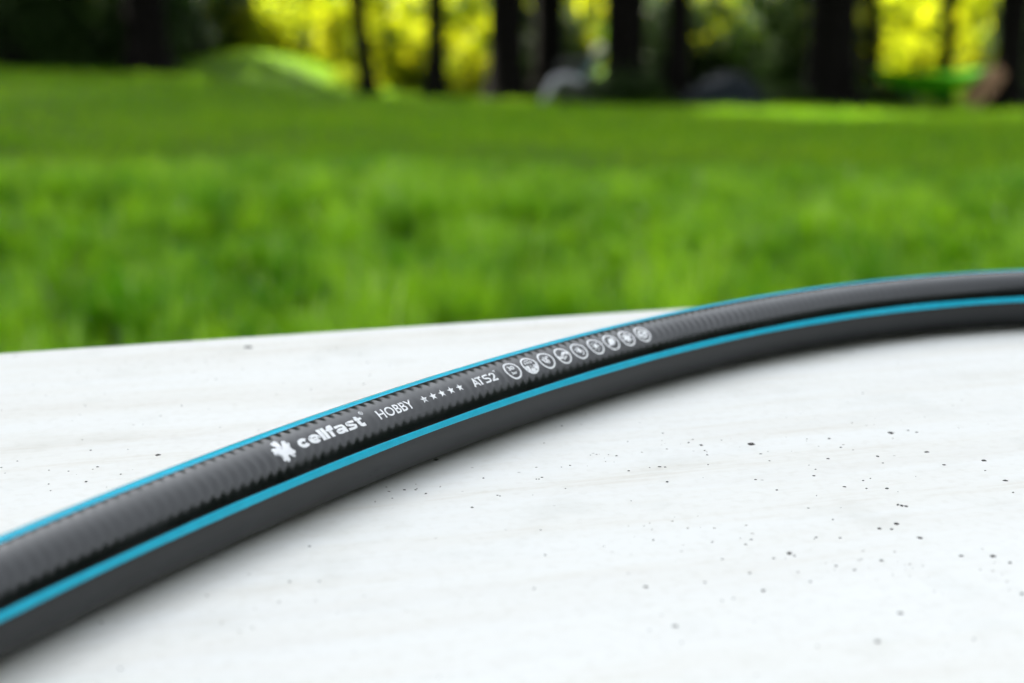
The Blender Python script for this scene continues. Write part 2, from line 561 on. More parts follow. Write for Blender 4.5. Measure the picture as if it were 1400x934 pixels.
ss = np.concatenate([np.arange(SA, S0, 3.0), np.arange(S0, S1, 0.32), np.arange(S1, SB, 3.0)])
NP = 150
ph = np.linspace(0, 2 * np.pi, NP, endpoint=False)
SSg, PHg = np.meshgrid(ss, ph, indexing='ij')
deg = np.degrees(PHg)


def sstep(a, bb, x):
    t = np.clip((x - a) / (bb - a), 0, 1); return t * t * (3 - 2 * t)


lam, pw = 2.65, 95.0


def knurl(s_, d_):
    """the braid showing through the skin: slanting ribs crossed by a weaker set, flatter along the printed crown"""
    am = 1 + 0.28 * np.sin(s_ / 5.3 + d_ / 31.0) * np.sin(s_ / 3.7 + 1.0) + 0.18 * np.sin(s_ / 13.1 + d_ / 17.0)
    s_ = s_ + 0.30 * np.sin(s_ / 16.0 + 0.4) + 0.16 * np.sin(s_ / 6.1 + d_ / 40.0)
    mk = am * sstep(20, 32, d_) * (1 - sstep(80, 89, d_))
    ce = 0.30 + 0.55 * sstep(130, 180, s_)
    ed = np.clip(ce + 0.8 * ((d_ - 60) / 26.0) ** 2, 0.0, 1.0) * (1 - 0.9 * sstep(285, 340, s_))
    a_ = np.cos(2 * np.pi * (s_ / lam - d_ / pw)); c_ = np.cos(2 * np.pi * (s_ / lam + d_ / 42.0 + 0.15))
    return 0.000034 * mk * ed * (a_ + 0.35 * c_ + 0.3 * a_ * c_)


relief = knurl(SSg, deg)
relief += 0.000012 * np.sin(SSg / 23.0) * np.sin(2 * PHg + SSg / 61.0)
P = on_hose(SSg, PHg, relief).reshape(-1, 3)
faces = [grid_faces(len(ss), NP, True)]
# cut ends with the bore
bore = 0.0064
ends = []
Vall = [P]; off = len(P)
for s_end, row in ((ss[0], 0), (ss[-1], len(ss) - 1)):
    pin = on_hose(np.full(NP, s_end), ph, np.full(NP, bore - HR))
    pdeep = on_hose(np.full(NP, s_end + (40 if row == 0 else -40)), ph, np.full(NP, bore - HR))
    Vall += [pin, pdeep]
    k = np.arange(NP); k2 = (k + 1) % NP
    q1 = np.stack([row * NP + k, row * NP + k2, off + k2, off + k], -1)
    q2 = np.stack([off + k, off + k2, off + NP + k2, off + NP + k], -1)
    if row == 0: q1, q2 = q1[:, ::-1], q2[:, ::-1]
    faces += [q1, q2]; off += 2 * NP
# grid runs s then phi: normals must look outwards
faces[0] = faces[0][:, ::-1]
tube_o = link('tube', np_mesh('hose_tube', np.concatenate(Vall), faces, True), M_hose, hose)

m, nt, b = mat_new('turquoise_pvc')
nz = N(nt, 'ShaderNodeTexNoise', Scale=300.0, Detail=3.0); tc = N(nt, 'ShaderNodeTexCoord')
nt.links.new(tc.outputs['Object'], nz.inputs['Vector'])
nt.links.new(ramp(nt, nz.outputs[0], [(0.3, (0.001, 0.40, 0.58)), (0.7, (0.002, 0.46, 0.66))]), b.inputs['Base Color'])
b.inputs['Roughness'].default_value = 0.28
b.inputs['Specular IOR Level'].default_value = 0.32
M_stripe = m
for a0, a1 in ((4.2, 15.0), (86.5, 104.0)):
    s2 = np.concatenate([np.arange(SA, S0, 4.0), np.arange(S0, S1, 1.0), np.arange(S1, SB, 4.0)])
    pr_ = np.radians(np.concatenate([[a0], np.linspace(a0 + 0.5, a1 - 0.5, 9), [a1]]))
    lf = np.concatenate([[-0.00004], np.full(9, 0.00007), [-0.00004]]); lf[1] = lf[-2] = 0.00005
    Sg, Pg = np.meshgrid(s2, pr_, indexing='ij')
    Pg = Pg + np.radians(0.35 * np.sin(Sg / 19.0 + a0) + 0.2 * np.sin(Sg / 7.0)) * np.sign(Pg - np.radians((a0 + a1) / 2))
    Pt = on_hose(Sg, Pg, np.broadcast_to(lf, Sg.shape)).reshape(-1, 3)
    link('stripe', np_mesh('stripe', Pt, [grid_faces(len(s2), len(pr_))[:, ::-1]], True), M_stripe, hose)

# ---- printing
m, nt, b = mat_new('white_print')
nz = N(nt, 'ShaderNodeTexNoise', Scale=900.0, Detail=3.0); tc = N(nt, 'ShaderNodeTexCoord')
nt.links.new(tc.outputs['Object'], nz.inputs['Vector'])
nt.links.new(ramp(nt, nz.outputs[0], [(0.30, (0.32, 0.33, 0.35)), (0.44, (0.76, 0.77, 0.79))]), b.inputs['Base Color'])
b.inputs['Roughness'].default_value = 0.35
M_print = m
PHI_T = 53.0                                       # angle round the hose that the print is centred on


def hose_relief(s, d):
    return knurl(s, d) + 0.000012 * np.sin(s / 23.0) * np.sin(2 * np.radians(d) + s / 61.0)


def wrap(name, bm, s_c, phi_c=PHI_T, slant=0.0):
    """lay a flat print (mm, x along the hose, y upwards) on the hose"""
    xs = [v.co.x for v in bm.verts]; ys = [v.co.y for v in bm.verts]
    for ax, lo, hi, st in ((0, min(xs), max(xs), 0.5), (1, min(ys), max(ys), 0.35)):
        k = math.ceil(lo / st) * st
        while k < hi:
            co = Vector((k, 0, 0)) if ax == 0 else Vector((0, k, 0)); no = Vector((1, 0, 0)) if ax == 0 else Vector((0, 1, 0))
            bmesh.ops.bisect_plane(bm, geom=bm.verts[:] + bm.edges[:] + bm.faces[:], plane_co=co, plane_no=no, dist=1e-5)
            k += st
    xy = np.array([(v.co.x, v.co.y) for v in bm.verts])
    s = s_c + xy[:, 0] + slant * xy[:, 1]
    d = phi_c + np.degrees(xy[:, 1] / 9.0)
    zl = np.array([v.co.z for v in bm.verts]) / 1000
    P = on_hose(s, np.radians(d), hose_relief(s, d) + 0.00002 + zl)
    for v, p in zip(bm.verts, P): v.co = Vector(p)
    bmesh.ops.recalc_face_normals(bm, faces=bm.faces[:])
    return bm_obj(name, bm, M_print, hose, True)


def text_bm(txt, length, height, bold=0.0, spacing=1.0):
    """flat lettering fitted into length x height (mm), its lower left corner at 0,0; height is that of a capital"""
    cu = bpy.data.curves.new('lettering', 'FONT')
    cu.body = txt; cu.offset = bold; cu.space_character = spacing; cu.resolution_u = 4
    o = bpy.data.objects.new('lettering', cu); COL.objects.link(o)
    dg = bpy.context.evaluated_depsgraph_get(); dg.update()
    me = bpy.data.meshes.new_from_object(o.evaluated_get(dg))
    bpy.data.objects.remove(o); bpy.data.curves.remove(cu)
    bm = bmesh.new(); bm.from_mesh(me); bpy.data.meshes.remove(me)
    xs = [v.co.x for v in bm.verts]; ys = [v.co.y for v in bm.verts]
    sx = length / (max(xs) - min(xs)); sy = height / (max(ys) - min(ys)); x0, y0 = min(xs), min(ys)
    for v in bm.verts: v.co = Vector(((v.co.x - x0) * sx, (v.co.y - y0) * sy, 0))
    bmesh.ops.remove_doubles(bm, verts=bm.verts[:], dist=1e-4)
    return bm


def poly(bm, pts):
    vs_ = [bm.verts.new((x, y, 0)) for x, y in pts]
    f = bm.faces.new(vs_)
    bmesh.ops.triangulate(bm, faces=[f])


def ring(bm, cx, cy, r0, r1, n=40, sx=1.0, a0=0.0, a1=2 * math.pi):
    pts = [(cx + math.cos(a0 + (a1 - a0) * i / n) * sx, cy, math.sin(a0 + (a1 - a0) * i / n), math.cos(a0 + (a1 - a0) * i / n)) for i in range(n + 1)]
    vo_ = []; vi_ = []
    for i in range(n + 1):
        a = a0 + (a1 - a0) * i / n
        vo_.append(bm.verts.new((cx + r1 * sx * math.cos(a), cy + r1 * math.sin(a), 0)))
        vi_.append(bm.verts.new((cx + r0 * sx * math.cos(a), cy + r0 * math.sin(a), 0)))
    for i in range(n):
        bm.faces.new((vo_[i], vo_[i + 1], vi_[i + 1], vi_[i]))


LAYER = [0.0]


def stroke(bm, pts, w):
    """thick polyline; each lies a hair over the one before"""
    LAYER[0] = (LAYER[0] + 0.003) % 0.03
    zz = LAYER[0]
    L, Rr = [], []
    for i, p in enumerate(pts):
        a = Vector(pts[max(i - 1, 0)]); c = Vector(pts[min(i + 1, len(pts) - 1)])
        t = (c - a).normalized(); n = Vector((-t.y, t.x)) * (w / 2)
        L.append(bm.verts.new((p[0] + n.x, p[1] + n.y, zz))); Rr.append(bm.verts.new((p[0] - n.x, p[1] - n.y, zz)))
    for i in range(len(pts) - 1):
        bm.faces.new((L[i], L[i + 1], Rr[i + 1], Rr[i]))


# clover: five notched petals
bm = bmesh.new()
pts = []
for k in range(5):
    c = R(90 + 14 + 72 * k)
    for da, rr in ((-36, 0.62), (-27, 1.5), (-25, 2.25), (-17, 2.75), (-8, 2.85), (0, 2.5), (8, 2.85), (17, 2.75), (25, 2.25), (27, 1.5)):
        pts.append((rr * math.cos(c + R(da)), rr * math.sin(c + R(da))))
poly(bm, pts)
wrap('clover_logo', bm, 77.2, 54.0)
def arc(cx_, cy_, rx, ry, a0, a1, n=14):
    return [(cx_ + rx * math.cos(R(a0 + (a1 - a0) * i / n)), cy_ + ry * math.sin(R(a0 + (a1 - a0) * i / n))) for i in range(n + 1)]


bm = bmesh.new()
SW, XH, AH = 0.82, 2.25, 2.95
hs_ = SW / 2
x_ = 0.0
for ch in 'cellfast':
    if ch == 'c':
        w_ = 2.6; stroke(bm, arc(x_ + w_ / 2 + 0.05, XH / 2, w_ / 2 - hs_, XH / 2 - hs_ * 0.9, 34, 326), SW)
    elif ch == 'e':
        w_ = 2.85; stroke(bm, arc(x_ + w_ / 2, XH / 2, w_ / 2 - hs_, XH / 2 - hs_ * 0.9, 0, 322, 18), SW * 0.92); stroke(bm, [(x_ + hs_, XH / 2 - 0.06), (x_ + w_ - 0.02, XH / 2 - 0.06)], 0.42)
    elif ch == 'l':
        w_ = 0.84; stroke(bm, [(x_ + w_ / 2, 0), (x_ + w_ / 2, AH)], w_)
    elif ch == 'f':
        w_ = 1.75; stroke(bm, [(x_ + 0.72, 0), (x_ + 0.72, 2.1), (x_ + 0.84, 2.42), (x_ + 1.1, 2.58), (x_ + w_ + 0.1, 2.6)], SW * 0.95); stroke(bm, [(x_, 1.9), (x_ + w_, 1.9)], 0.56)
    elif ch == 'a':
        w_ = 2.75; stroke(bm, arc(x_ + 1.15, 0.68, 0.83, 0.40, 0, 360, 16), 0.60); stroke(bm, [(x_ + w_ - hs_, 0.0), (x_ + w_ - hs_, 1.4), (x_ + w_ - 0.55, 1.8), (x_ + 1.5, 1.95), (x_ + 0.25, 1.86)], 0.62)
        stroke(bm, [(x_ + 1.3, 1.08), (x_ + w_ - 0.4, 1.12)], 0.46)
    elif ch == 's':
        w_ = 2.6; stroke(bm, [(x_ + w_ - 0.2, 1.92), (x_ + 1.1, 1.96), (x_ + 0.48, 1.80), (x_ + 0.42, 1.46), (x_ + 0.95, 1.22), (x_ + 1.75, 1.06), (x_ + 2.18, 0.78), (x_ + 2.08, 0.44), (x_ + 1.5, 0.28), (x_ + 0.15, 0.30)], 0.60)
    else:
        w_ = 1.75; stroke(bm, [(x_ + 0.68, AH - 0.15), (x_ + 0.68, 0.75), (x_ + 0.78, 0.42), (x_ + 1.1, 0.28), (x_ + w_, 0.28)], SW); stroke(bm, [(x_, 1.94), (x_ + w_, 1.94)], 0.56)
    x_ += w_ + 0.12
for v in bm.verts: v.co.x *= 20.3 / x_; v.co.y -= 1.15
wrap('brand_lettering', bm, 81.5)
bm = bmesh.new(); ring(bm, 0, 0, 0.42, 0.55, 24); stroke(bm, [(-0.15, -0.25), (-0.15, 0.25), (0.1, 0.2), (0.1, 0.03), (-0.1, 0.0), (0.17, -0.25)], 0.1)
wrap('registered_mark', bm, 102.9, 66.0)
bm = text_bm('HOBBY', 11.6, 2.5, bold=0.012)
for v in bm.verts: v.co.y -= 1.22
wrap('series_lettering', bm, 106.5)
for sc_ in (122.1, 125.25, 128.35, 131.5, 134.6):
    bm = bmesh.new()
    poly(bm, [((1.12 if i % 2 == 0 else 0.47) * math.cos(R(90 + 36 * i)), (1.12 if i % 2 == 0 else 0.47) * math.sin(R(90 + 36 * i))) for i in range(10)])
    wrap('star', bm, sc_)
# ATS2, wide rounded strokes
bm = bmesh.new()
w = 0.5
stroke(bm, [(0.1, 0), (1.15, 2.4)], w); stroke(bm, [(1.0, 2.4), (2.1, 0.0)], w); stroke(bm, [(0.55, 0.75), (1.6, 0.75)], 0.42)
stroke(bm, [(1.75, 2.2), (3.75, 2.2)], 0.46); stroke(bm, [(2.8, 2.2), (2.8, 0.0)], w)
sp = [(6.2, 2.2), (4.9, 2.2), (4.45, 2.0), (4.4, 1.6), (4.75, 1.32), (5.75, 1.12), (6.15, 0.85), (6.1, 0.4), (5.65, 0.22), (4.25, 0.22)]
stroke(bm, sp, 0.46)
stroke(bm, [(6.85, 1.75), (7.1, 2.15), (7.7, 2.22), (8.25, 2.0), (8.3, 1.55), (7.9, 1.05), (6.95, 0.24)], 0.46); stroke(bm, [(6.75, 0.22), (8.75, 0.22)], 0.46)
stroke(bm, [(9.0, 2.75), (9.75, 2.75)], 0.2); stroke(bm, [(9.38, 2.7), (9.38, 2.3)], 0.16)
for v in bm.verts: v.co.y -= 1.2
wrap('model_lettering', bm, 139.2)


def pictogram(k):
    bm = bmesh.new()
    ring(bm, 0, 0, 2.16, 2.62, 40)
    if k == 0:                                   # figure over a small line of letters
        for t_, l_, h_, x_, y_ in (('30', 2.1, 1.25, -1.05, 0.1), ('bar', 1.7, 0.85, -0.85, -1.2)):
            b2 = text_bm(t_, l_, h_, bold=0.03)
            me_ = bpy.data.meshes.new('t')
            for v in b2.verts: v.co.x += x_; v.co.y += y_
            b2.to_mesh(me_); b2.free(); bm.from_mesh(me_); bpy.data.meshes.remove(me_)
    elif k == 1:                                 # lower half filled
        n = 24
        poly(bm, [(2.18 * math.cos(math.pi + math.pi * i / n), 2.18 * math.sin(math.pi + math.pi * i / n) - 0.02) for i in range(n + 1)][:9] + [(-0.7, -0.9), (-0.7, -0.1)])
        poly(bm, [(0.9, -0.1), (0.9, -1.0), (1.3, -1.72), (1.75, -1.25), (2.1, -0.55), (2.17, -0.1)])
        poly(bm, [(-0.68, -1.1), (-1.0, -1.9), (0.0, -2.17), (0.9, -1.96), (0.88, -1.1)])
        stroke(bm, [(-0.4, -0.35), (0.2, -0.3), (-0.3, -0.85), (0.6, -0.85)], 0.22)
        for x_ in (-1.1, -0.35, 0.4, 1.1): stroke(bm, [(x_, 0.35), (x_, 1.1)], 0.36)
        stroke(bm, [(-0.8, 1.5), (0.8, 1.5)], 0.25)
    elif k == 2:                                 # tap with a tick-like spout
        stroke(bm, [(-1.2, 0.6), (-0.9, -0.4), (-0.2, -0.75), (0.1, 0.2), (0.7, 1.0), (1.2, 0.7)], 0.55)
        stroke(bm, [(-0.2, 1.1), (-0.5, 0.3)], 0.4); stroke(bm, [(0.7, 0.0), (0.3, -1.1)], 0.4)
    elif k == 3:                                 # wave
        stroke(bm, [(-2.2, -0.1), (-1.7, -0.55), (-0.9, -0.6), (-0.2, 0.0), (0.5, 0.6), (1.3, 0.6), (2.2, 0.1)], 0.8)
        stroke(bm, [(-0.6, -1.3), (0.2, -0.8), (1.0, -0.5)], 0.35)
    elif k == 4:                                 # drop
        poly(bm, [(0.1, 1.4), (0.7, 0.4), (0.75, -0.2), (0.35, -0.7), (-0.25, -0.7), (-0.6, -0.2), (-0.5, 0.4)])
        stroke(bm, [(-1.3, 0.7), (-1.0, 0.2), (-1.2, -0.4)], 0.35); stroke(bm, [(1.2, 0.0), (1.0, -1.0), (0.3, -1.4)], 0.3)
    elif k == 5:                                 # sun
        ring(bm, 0, 0, 0.0001, 0.7, 18)
        for i in range(8):
            a = i * math.pi / 4; stroke(bm, [(0.95 * math.cos(a), 0.95 * math.sin(a)), (1.6 * math.cos(a), 1.6 * math.sin(a))], 0.28)
    elif k == 6:                                 # leaf
        poly(bm, [(-1.4, -0.9), (-1.1, 0.3), (-0.2, 1.1), (1.3, 1.2), (1.4, 0.0), (0.6, -0.9), (-0.5, -1.1)])
        stroke(bm, [(-1.9, -1.2), (-1.2, -0.8)], 0.3)
    elif k == 7:                                 # snow star
        for i in range(3):
            a = i * math.pi / 3 + 0.3; stroke(bm, [(-1.6 * math.cos(a), -1.6 * math.sin(a)), (1.6 * math.cos(a), 1.6 * math.sin(a))], 0.62)
        ring(bm, 0, 0, 0.6, 1.0, 18)
    else:                                        # coil
        ring(bm, 0, 0, 0.9, 1.5, 24); stroke(bm, [(-1.9, -0.4), (0, -0.2), (1.9, 0.5)], 0.6)
    return bm


for k, s_c in enumerate((154.3, 160.85, 167.3, 173.8, 180.3, 186.9, 193.25, 199.6, 206.05)):
    wrap('pictogram', pictogram(k), s_c, 53.5)


# ------------------------------------------------------------------ trees and shrubs
def leaves(C, size, asp=0.6, jitter=0.35):
    """rhombic leaves, one at each row of C"""
    n = len(C)
    d = rng.normal(size=(n, 3)); d /= np.linalg.norm(d, axis=1)[:, None]
    e = np.cross(d, rng.normal(size=(n, 3))); e /= np.linalg.norm(e, axis=1)[:, None]
    f = np.cross(d, e)
    L = (size * (1 - jitter + 2 * jitter * rng.random(n)))[:, None]
    Wd = L * asp
    V = np.stack([C - d * L / 2, C + e * Wd / 2 - d * L * 0.05 + f * L * 0.06, C + d * L / 2, C - e * Wd / 2 - d * L * 0.05 + f * L * 0.06], 1).reshape(-1, 3)
    q = np.arange(n)[:, None] * 4 + np.arange(4)
    return V, q


def cloud(n, clumps, rad, centre, half, flat_bottom=False, shell=0.55):
    """points gathered in clumps through an ellipsoid"""
    d = rng.normal(size=(clumps, 3)); d /= np.linalg.norm(d, axis=1)[:, None]
    r = shell + (1 - shell) * rng.random(clumps) ** 0.6
    r = np.where(rng.random(clumps) < 0.25, r * rng.random(clumps), r)
    c = d * r[:, None]
    if flat_bottom: c[:, 2] = np.abs(c[:, 2]) * np.where(rng.random(clumps) < 0.75, 1, 0.15)
    c = c * np.asarray(half) + np.asarray(centre)
    k = rng.integers(0, clumps, n)
    rr = (rad * (0.6 + 0.8 * rng.random(clumps)))[k]
    return c[k] + rng.normal(size=(n, 3)) * rr[:, None] * 0.55


M_bark = simple_mat('bark', (0.005, 0.0044, 0.004), 0.95, 0.5, 9, bump=0.8, spec=0.05)
M_crown = leaf_mat('tree_leaves', (0.025, 0.05, 0.008), (0.05, 0.085, 0.01), (0.04, 0.09, 0.006), (0.09, 0.14, 0.01), 0.3, 0.4)
M_lit = leaf_mat('sunlit_young_leaves', (0.035, 0.07, 0.006), (0.12, 0.13, 0.012), (0.10, 0.20, 0.003), (0.68, 0.69, 0.012), 0.66, 2.2)  # young leaf of the sunlit shrubs; the sun's brightness is put into its colour
M_dark = leaf_mat('shaded_dark_leaves', (0.012, 0.028, 0.007), (0.03, 0.055, 0.012), (0.015, 0.05, 0.004), (0.04, 0.08, 0.01), 0.25, 0.8)  # dark green leaf; the shade under the trees is put into its colour
M_mid = leaf_mat('shrub_leaves', (0.035, 0.09, 0.008), (0.08, 0.14, 0.012), (0.08, 0.20, 0.004), (0.18, 0.30, 0.01), 0.45, 1.2)


# openings in the canopy: the sun comes through along these lines (ground point, radius of the gap)
GAPS = [((3.5, 18.2, -0.6), 1.0), ((4.2, 18.0, -0.6), 1.15), ((4.9, 17.9, -0.6), 1.15), ((5.6, 18.0, -0.6), 1.0), ((4.5, 18.6, -0.6), 1.0),
        ((-4.2, 22.6, 0.1), 0.8), ((-3.3, 22.6, 0.0), 0.8), ((-2.55, 22.0, -0.2), 0.35), ((-0.65, 22.6, -0.2), 0.4), ((-0.65, 22.6, 0.4), 0.4), ((6.6, 21.3, -0.2), 0.6), ((6.2, 21.2, -0.2), 0.5)]
SD = np.array(SUN_DIR)


def carve(C):
    keep = np.ones(len(C), bool)
    for p, r in GAPS:
        v = C - np.array(p)
        t = v @ SD
        d2 = (v * v).sum(1) - t * t
        keep &= ~((t > 0) & (d2 < r * r))
    return C[keep]


def open_way(ps):
    for p in ps:
        for g, r in GAPS:
            v = np.array(p) - np.array(g)
            t = v @ SD
            if t > 0 and (v @ v) - t * t < (r + 0.3) ** 2: return False
    return True


def X_of(u, y): return (u - 700) / F_PX * y * 0.987


def tree(u, y, wpx, height, label, lean=0.0, crown_z=3.4, crad=4.0, nleaf=6500, group='trees at the end of the lawn', xw=None, leafm=None):
    x = X_of(u, y) if xw is None else xw
    z = gz(x, y)
    root = empty('tree', (x, y, z))
    tag(root, label, 'tree', group)
    r = wpx / 2 * abs(y) / F_PX
    parts = []
    path, rad = [], []
    n = 12
    for i in range(n):
        t = i / (n - 1)
        hgt = -0.15 + t * height * 0.92
        path.append((lean * t * 3 + 0.05 * math.sin(i * 1.7 + u), 0.05 * math.cos(i * 2.1 + u), hgt))
        fl = 1.0 + 0.75 * math.exp(-max(hgt, 0) / 0.16)
        rad.append(r * fl * (1 - 0.85 * t ** 1.2))
    # finer rings near the ground, where the trunk is in view
    low = [(lean * 0.12 * h_, 0, h_) for h_ in (-0.2, 0.0, 0.12, 0.3, 0.6, 1.0, 1.6, 2.4)]
    lrad = [r * (1.0 + 0.8 * math.exp(-max(h_, 0) / 0.17)) for _, _, h_ in low]
    hi = [p for p in path if p[2] > 2.8]
    off = low[-1][0] - hi[0][0] + lean * 0.1
    hi = [(p[0] + off, p[1], p[2]) for p in hi]
    hrad = [r_ for p, r_ in zip(path, rad) if p[2] > 2.8]
    V, F4, F3 = tube(low + hi, [a * random.uniform(0.95, 1.06) for a in lrad] + hrad, 14)
    parts.append((V, F4, F3))
    for k in range(8):
        h_ = random.uniform(crown_z, height * 0.8)
        a = random.random() * 6.28
        ln = random.uniform(1.6, crad * 0.85) * (1 - 0.4 * h_ / height)
        i_ = min(range(len(hi)), key=lambda q: abs(hi[q][2] - h_))
        p0 = Vector(hi[i_]); rr = hrad[i_] * 0.5 + 0.02
        d = Vector((math.cos(a), math.sin(a), 0.45))
        pp = [p0 + d * (ln * q) + Vector((0, 0, 0.12 * ln * q * q)) for q in (0, 0.3, 0.65, 1.0)]
        if open_way([p + Vector((x, y, z)) for p in pp[1:]]):
            parts.append(tube(pp, [rr, rr * 0.7, rr * 0.45, rr * 0.15], 7))
    tubes_obj('trunk', parts, M_bark, root)
    ch = (height - crown_z) / 2
    C = cloud(nleaf, 90, 0.9, (hi[len(hi) // 2][0], 0, crown_z + ch), (crad, crad, ch), shell=0.4)
    C = C[C[:, 2] > crown_z - 0.5]
    Cw = carve(C + np.array([x, y, z]))
    V, q = leaves(Cw - np.array([x, y, z]), 0.46)
    link('crown', np_mesh('crown', V, [q]), leafm or M_crown, root)
    return root


TREES = [
    (18, 21.6, 62, 13.5, 'broad dark trunk at the shaded end of the lawn beside dim shrubs', 0.0),
    (205, 21.0, 52, 14.5, 'dark trunk standing among dense dark shrubs left of the grassy hummock', 0.0),
    (262, 23.4, 40, 13.5, 'dark trunk half hidden behind shrubs next to the grassy hummock', 0.1),
    (505, 21.2, 21, 12.5, 'thin black leaning trunk beside the grassy hummock', -0.95),
    (597, 21.6, 25, 13.5, 'slim straight black trunk between two gaps of glowing yellow leaves', 0.02),
    (692, 22.0, 46, 14.5, 'stout black trunk left of the reclining chair', 0.03),
    (750, 22.9, 40, 14.5, 'dark trunk standing directly behind the reclining chair', 0.0),
    (853, 22.0, 52, 14.5, 'thick black trunk right of the reclining chair', 0.0),
    (926, 21.8, 31, 13.5, 'black trunk between the reclining chair and the tarpaulin heap', 0.0),
    (1134, 21.9, 62, 15.5, 'very thick black trunk holding one end of the green hammock', 0.0),
    (1196, 23.2, 17, 11.5, 'thin leaning trunk behind the hammock', -0.7),
    (1291, 22.9, 20, 12.5, 'slender straight trunk behind the middle of the hammock', 0.0),
    (1376, 21.9, 38, 13.5, 'dark trunk holding the hammock end with the tan blanket', 0.0),
]
for u, y, w, h_, lab, ln in TREES:
    tree(u, y, w, h_, lab, ln)
for xw, y, h_, lab in ((12.0, 22.3, 14, 'tree further along the row past the hammock'), (16.5, 21.5, 14, 'outermost tree of the row past the hammock'),
                       (-12.5, 22.5, 25, 'unseen tall tree added to the row beyond the dim shrubs'), (-17.5, 21.5, 26, 'outermost unseen tall tree added to the row past the dim shrubs'),
                       (-11.0, 15.5, 24, 'unseen tall dense tree added to shade the lawn next to the dim shrubs'), (-11.5, 9.0, 20, 'unseen tall dense tree added beside the lawn to shade the table'),
                       (-16.5, 14.5, 26, 'unseen tall shade tree added second from the lawn side'), (-15.5, 6.0, 21, 'unseen tall shade tree added beside the lawn near the table end'), (-10.0, 3.0, 18, 'unseen dense shade tree added closest to the table end'),
                       (-20.0, 18.0, 27, 'outermost unseen tall shade tree added beside the lawn')):
    tree(0, y, 60 if y > 10 else 120, h_, lab, 0.0, xw=xw, crad=4.7, nleaf=17000, crown_z=2.6)  # out of view; the tall left ones are added to shade lawn and table
for xw, y, h_, lab in ((10.5, -2.0, 6.4, 'unseen rounded dense tree added right beside the table end'), (11.0, 4.0, 5.4, 'unseen rounded dense tree added beside the near lawn'), (12.5, 10.0, 6.0, 'unseen rounded dense tree added beside the middle of the lawn')):
    tree(0, y, 110, h_, lab, 0.0, xw=xw, crad=3.4, nleaf=8000, crown_z=0.8, group='unseen trees added beside the lawn', leafm=M_dark)  # unseen, added on the right so the hose mirrors something dark
# unseen trees added behind the table, to give the hose its black reflection
for xw, y, h_, lab in ((-7.5, -8.0, 18, 'unseen dense tree added behind the table beside the lawn corner'), (-2.6, -7.5, 19, 'unseen tall dense tree added straight behind the table'),
                       (2.4, -7.8, 19, 'unseen dense round tree added behind the table beside its neighbour'), (7.2, -7.5, 17, 'unseen dense tree added behind the far table corner'),
                       (12.0, -7.5, 11, 'outermost unseen dense tree added behind the table')):
    tree(0, y, 50, h_, lab, 0.0, crown_z=0.6, crad=3.5, nleaf=12000, group='unseen trees added behind the table', xw=xw, leafm=M_dark)


def shrub_mesh(name, n, half, leaf, clumps=60, rad=0.28):
    C = cloud(n, clumps, rad, (0, 0, half[2] * 0.12), half, True, 0.5)
    C[:, 2] = np.abs(C[:, 2] - 0.02) + 0.02
    V, q = leaves(C, leaf, 0.62)
    return np_mesh(name, V, [q])


def stem_mesh(name, half):
    parts = []
    for k in range(6):
        a = random.random() * 6.28
        d = Vector((math.cos(a) * half[0] * 0.6, math.sin(a) * half[1] * 0.6, half[2] * 0.95))
        pp = [Vector((0.05 * math.cos(a), 0.05 * math.sin(a), -0.08)), d * 0.35 + Vector((0, 0, 0.1 * half[2])), d * 0.75, d]
        parts.append(tube(pp, [0.03, 0.022, 0.014, 0.005], 6))
    V, F4, F3 = merge(parts)
    return np_mesh(name, V, [np.array(F4).reshape(-1, 4), np.array(F3).reshape(-1, 3)], True)


KINDS = {}


def shrub_kind(key, n, half, leaf, mat, clumps=60, rad=0.28):
    a = [shrub_mesh(key + '_foliage', n, half, leaf, clumps, rad) for _ in range(2)]
    s = stem_mesh(key + '_stem', half)
    for q in a: q.materials.append(mat)
    s.materials.append(M_bark)
    KINDS[key] = (a, s)


shrub_kind('lit', 1500, (1.55, 1.1, 2.3), 0.20, M_lit, 40, 0.30)
shrub_kind('small_lit', 1500, (0.42, 0.4, 0.75), 0.075, M_lit, 30, 0.16)
shrub_kind('dark', 6500, (1.45, 0.9, 2.3), 0.13, M_dark, 70, 0.36)
shrub_kind('mid', 4500, (1.3, 0.9, 2.0), 0.11, M_mid, 70, 0.3)
shrub_kind('low_dark', 3000, (0.8, 0.5, 0.5), 0.08, M_dark, 50, 0.18)
_cnt = 0


def shrub(key, u, y, label, group, sc=(1, 1, 1), rz=None, dz=0.0, name='shrub'):
    global _cnt
    _cnt += 1
    x = X_of(u, y)
    root = empty(name, (x, y, gz(x, y) + dz), random.random() * 0.8 - 0.4 if rz is None else rz)
    root.scale = sc
    tag(root, label, 'shrub', group)
    a, s = KINDS[key]
    for nm, me in (('foliage', a[_cnt % 2]), ('stem', s)):
        o = bpy.data.objects.new(nm, me); COL.objects.link(o); o.parent = root
    return root


